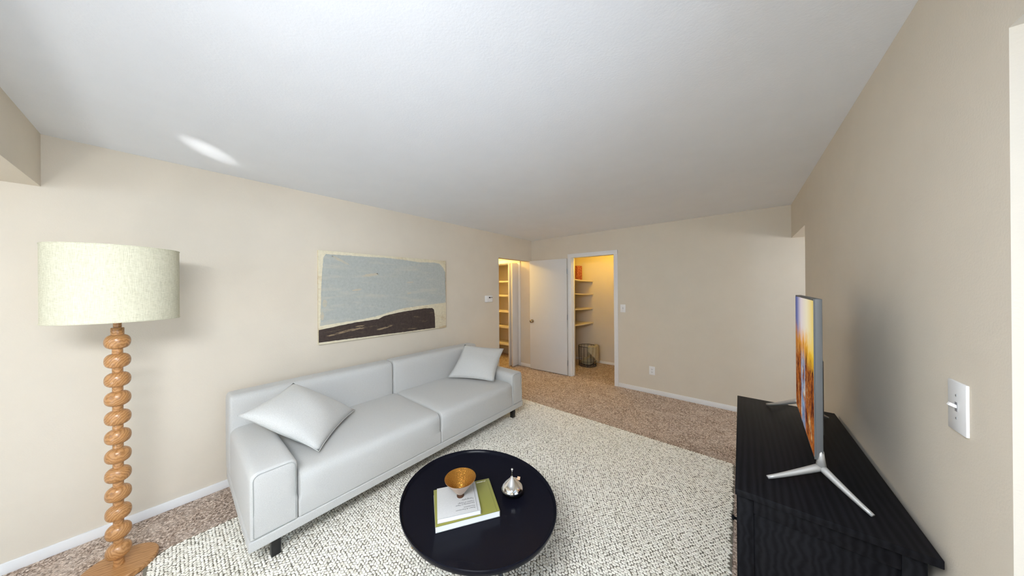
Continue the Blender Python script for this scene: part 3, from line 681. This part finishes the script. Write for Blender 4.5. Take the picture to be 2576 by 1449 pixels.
GREY = [(0.008, 0.198), (0.122, 0.215), (0.24, 0.228), (0.356, 0.250), (0.46, 0.288), (0.541, 0.318), (0.62, 0.334), (0.75, 0.350), (0.90, 0.365), (0.996, 0.372), (0.995, 0.60), (0.992, 0.83), (0.965, 0.90), (0.93, 0.950), (0.88, 0.962),
        (0.72, 0.950), (0.62, 0.965), (0.45, 0.975), (0.25, 0.968), (0.045, 0.962), (0.030, 0.93), (0.022, 0.80), (0.016, 0.62), (0.014, 0.45), (0.012, 0.30)]
HILL = [(0.0, 0.024), (0.30, 0.020), (0.60, 0.016), (0.880, 0.016), (0.879, 0.12), (0.876, 0.22), (0.868, 0.284), (0.849, 0.307), (0.779, 0.308), (0.70, 0.300), (0.60, 0.288), (0.541, 0.278), (0.47, 0.262), (0.421, 0.245), (0.382, 0.218), (0.228, 0.203), (0.106, 0.180), (0.0, 0.155)]
DABS = [(0.035, 0.43, 0.014, 0.028, 0.0, 0), (0.02, 0.30, 0.010, 0.03, 0.0, 0), (0.13, 0.905, 0.055, 0.010, -0.8, 0), (0.325, 0.752, 0.06, 0.012, 0.30, 0), (0.235, 0.578, 0.035, 0.007, 0.25, 0), (0.64, 0.672, 0.035, 0.006, 0.1, 0), (0.632, 0.525, 0.018, 0.006, 0.3, 0),
        (0.14, 0.108, 0.095, 0.0075, 0.30, 1), (0.225, 0.125, 0.07, 0.008, 0.22, 1), (0.25, 0.155, 0.03, 0.004, 0.1, 1), (0.41, 0.096, 0.045, 0.007, 0.2, 1), (0.47, 0.112, 0.04, 0.005, 0.35, 1)]
make_painting()

# ------------------------------------------------------------------ wall plates
def thermostat():
    t = thing('thermostat', 'small white thermostat with dark display on the left wall', 'thermostat', (XL, 3.174, 1.368))
    boxes('case', [(0, 0.028, -0.078, 0.078, -0.052, 0.052)], M_plate, t, bev=0.006)
    boxes('display', [(0.0275, 0.029, -0.012, 0.026, 0.010, 0.030)], M_dark, t)
    boxes('button', [(0.0275, 0.0295, 0.044, 0.060, 0.012, 0.030)], M_dark, t, bev=0.0005)
    boxes('cover_line', [(0.0275, 0.0285, -0.030, -0.027, -0.045, 0.045)], mat('grey_line', (0.5, 0.5, 0.52), 0.5), t)
thermostat()
def plate(name, label, cat, loc, rotz, kind):
    # local: x across, z up, -y out of the wall
    t = thing(name, label, cat, loc, rotz)
    boxes('cover_plate', [(-0.038, 0.038, -0.006, 0, -0.06, 0.06)] if kind != 'big' else [(-0.040, 0.040, -0.006, 0, -0.066, 0.066)], M_plate, t, bev=0.002)
    if kind == 'outlet':
        for z in (0.020, -0.020):
            bm = bmesh.new(); lathe(bm, [(0.0, 0.0), (0.0165, 0.0), (0.0165, 0.0035), (0.0, 0.004)], 20)
            bmesh.ops.rotate(bm, verts=bm.verts, cent=(0, 0, 0), matrix=Matrix.Rotation(PI/2, 3, 'X')); bmesh.ops.translate(bm, verts=bm.verts, vec=(0, -0.0055, z))
            s = fin('socket', bm, M_plate, t, 'auto')
            boxes('slot', [(-0.0085, -0.0055, -0.0102, -0.0088, z-0.002, z+0.008), (0.0055, 0.0085, -0.0102, -0.0088, z-0.002, z+0.008), (-0.0025, 0.0025, -0.0102, -0.0088, z-0.011, z-0.006)], M_dark, s)
    else:
        boxes('switch_slot', [(-0.005, 0.005, -0.0068, -0.0055, -0.012, 0.012)], mat('grey_slot', (0.25, 0.25, 0.26), 0.6), t)
        bm = bmesh.new(); box(bm, -0.004, 0.004, -0.020, -0.005, -0.004, 0.004, 0.001)
        bmesh.ops.rotate(bm, verts=bm.verts, cent=(0, -0.005, 0), matrix=Matrix.Rotation(-0.45 if kind == 'big' else 0.5, 3, 'X')); fin('toggle', bm, M_plate, t)
        for z in (0.030, -0.030):
            bm = bmesh.new(); lathe(bm, [(0.0, 0.0), (0.003, 0.0), (0.003, 0.001), (0.0, 0.0015)], 10); bmesh.ops.rotate(bm, verts=bm.verts, cent=(0, 0, 0), matrix=Matrix.Rotation(PI/2, 3, 'X'))
            bmesh.ops.translate(bm, verts=bm.verts, vec=(0, -0.006, z)); fin('screw', bm, M_alu, t)
plate('light_switch', 'small white toggle switch on the back wall beside the closet door frame', 'switch', (-1.392, YB, 1.212), 0, 'switch')
plate('power_outlet', 'white double outlet low on the back wall above the baseboard', 'outlet', (-0.989, YB, 0.332), 0, 'outlet')
plate('light_switch', 'large white toggle switch plate near the viewer on the right wall', 'switch', (XR, 1.305, 1.213), PI*1.5, 'big')

# ------------------------------------------------------------------ closet contents
def basket():
    R, hh = 0.175, 0.385; cx, cy = -2.345, 5.19
    t = thing('wire_basket', 'round dark wire basket on the closet carpet with a throw in it', 'basket', (cx, cy, 0))
    def ring(z, rr, rad, name):
        bm = bmesh.new(); tube(bm, [(rr*math.cos(2*PI*k/40), rr*math.sin(2*PI*k/40), z) for k in range(40)], rad, 6, True); fin(name, bm, M_leg, t, True)
    ring(hh, R, 0.005, 'top_ring'); ring(0.006, R*0.94, 0.005, 'bottom_ring'); ring(0.10, R*0.965, 0.003, 'middle_ring')
    for k in range(16):
        a = 2*PI*k/16; bm = bmesh.new()
        tube(bm, [(R*0.94*math.cos(a), R*0.94*math.sin(a), 0.006), (R*math.cos(a), R*math.sin(a), hh)], 0.003, 6); fin('wire', bm, M_leg, t)
    bm = bmesh.new()
    for k in range(14):
        z = 0.03+k*0.026; rr = R*(0.94+0.06*z/hh)
        tube(bm, [(rr*math.cos(2*PI*q/32), rr*math.sin(2*PI*q/32), z+0.010*math.sin(8*2*PI*q/32)) for q in range(32)], 0.0010, 4, True)
    o = fin('mesh_wires', bm, M_leg, t); o['kind'] = 'stuff'
    for k in range(5):
        x = -0.12+k*0.06; hy = math.sqrt(max(0.0, (R*0.93)**2-x*x)); bm = bmesh.new(); tube(bm, [(x, -hy, 0.006), (x, hy, 0.006)], 0.003, 6); fin('base_wire', bm, M_leg, t)
    # throw: bundled inside, hanging over the right-hand rim towards the viewer
    q = thing('throw_blanket', 'sage beige throw blanket hanging over the rim of the wire basket', 'blanket', (cx, cy, 0.012))
    bm = bmesh.new(); n1, n2 = 26, 30; gr = []
    for i in range(n1+1):
        row = []; s = i/n1
        for j in range(n2+1):
            w_ = j/n2; a = math.radians(-64+112*w_)
            fold = 0.012*math.sin(w_*34+2*s)+0.006*math.sin(w_*71)
            if s < 0.3: rr = 0.05+(R-0.035-0.05)*(s/0.3); z = 0.20+0.15*(s/0.3)**1.2
            elif s < 0.42: k_ = (s-0.3)/0.12; rr = R-0.03+0.06*k_; z = 0.35+0.05*math.sin(PI*(0.25+0.5*k_))*1.0
            else:
                k_ = (s-0.42)/0.58; rr = R+0.034-0.004*k_; z = 0.385-(0.08+0.23*min(1.0, w_*1.7)-0.10*max(0.0, w_-0.75))*k_
            rr += fold*(0.4+0.6*s) if s > 0.42 else fold*0.5
            row.append(bm.verts.new((rr*math.cos(a), rr*math.sin(a), z)))
        gr.append(row)
    for i in range(n1):
        for j in range(n2): bm.faces.new((gr[i][j], gr[i+1][j], gr[i+1][j+1], gr[i][j+1]))
    o = fin('draped_cloth', bm, M_throw, q, True); md = o.modifiers.new('thickness', 'SOLIDIFY'); md.thickness = 0.004
    bm = bmesh.new(); soft(bm, -0.10, 0.11, -0.10, 0.11, 0.0, 0.10, 0.05, (0.01, 0.01, 0.02)); 
    for v_ in bm.verts: v_.co.z += 0.0215+0.012*math.sin(v_.co.x*60+v_.co.y*40)*(v_.co.z > 0.03)
    fin('bundled_cloth', bm, M_throw, q, True)
basket()
bx = thing('red_book', 'thick red patterned book standing upright on the top closet shelf', 'book', (-2.505, 5.16, 1.6805), -0.265)
boxes('cover', [(-0.030, -0.026, -0.068, 0.068, 0, 0.292)], M_redbox, bx, bev=0.0008)
boxes('cover', [(0.026, 0.030, -0.068, 0.068, 0, 0.292)], M_redbox, bx, bev=0.0008)
boxes('spine', [(-0.030, 0.030, -0.072, -0.068, 0, 0.292)], M_redbox, bx, bev=0.0008)
boxes('page_block', [(-0.026, 0.026, -0.067, 0.063, 0.005, 0.287)], M_paper, bx)
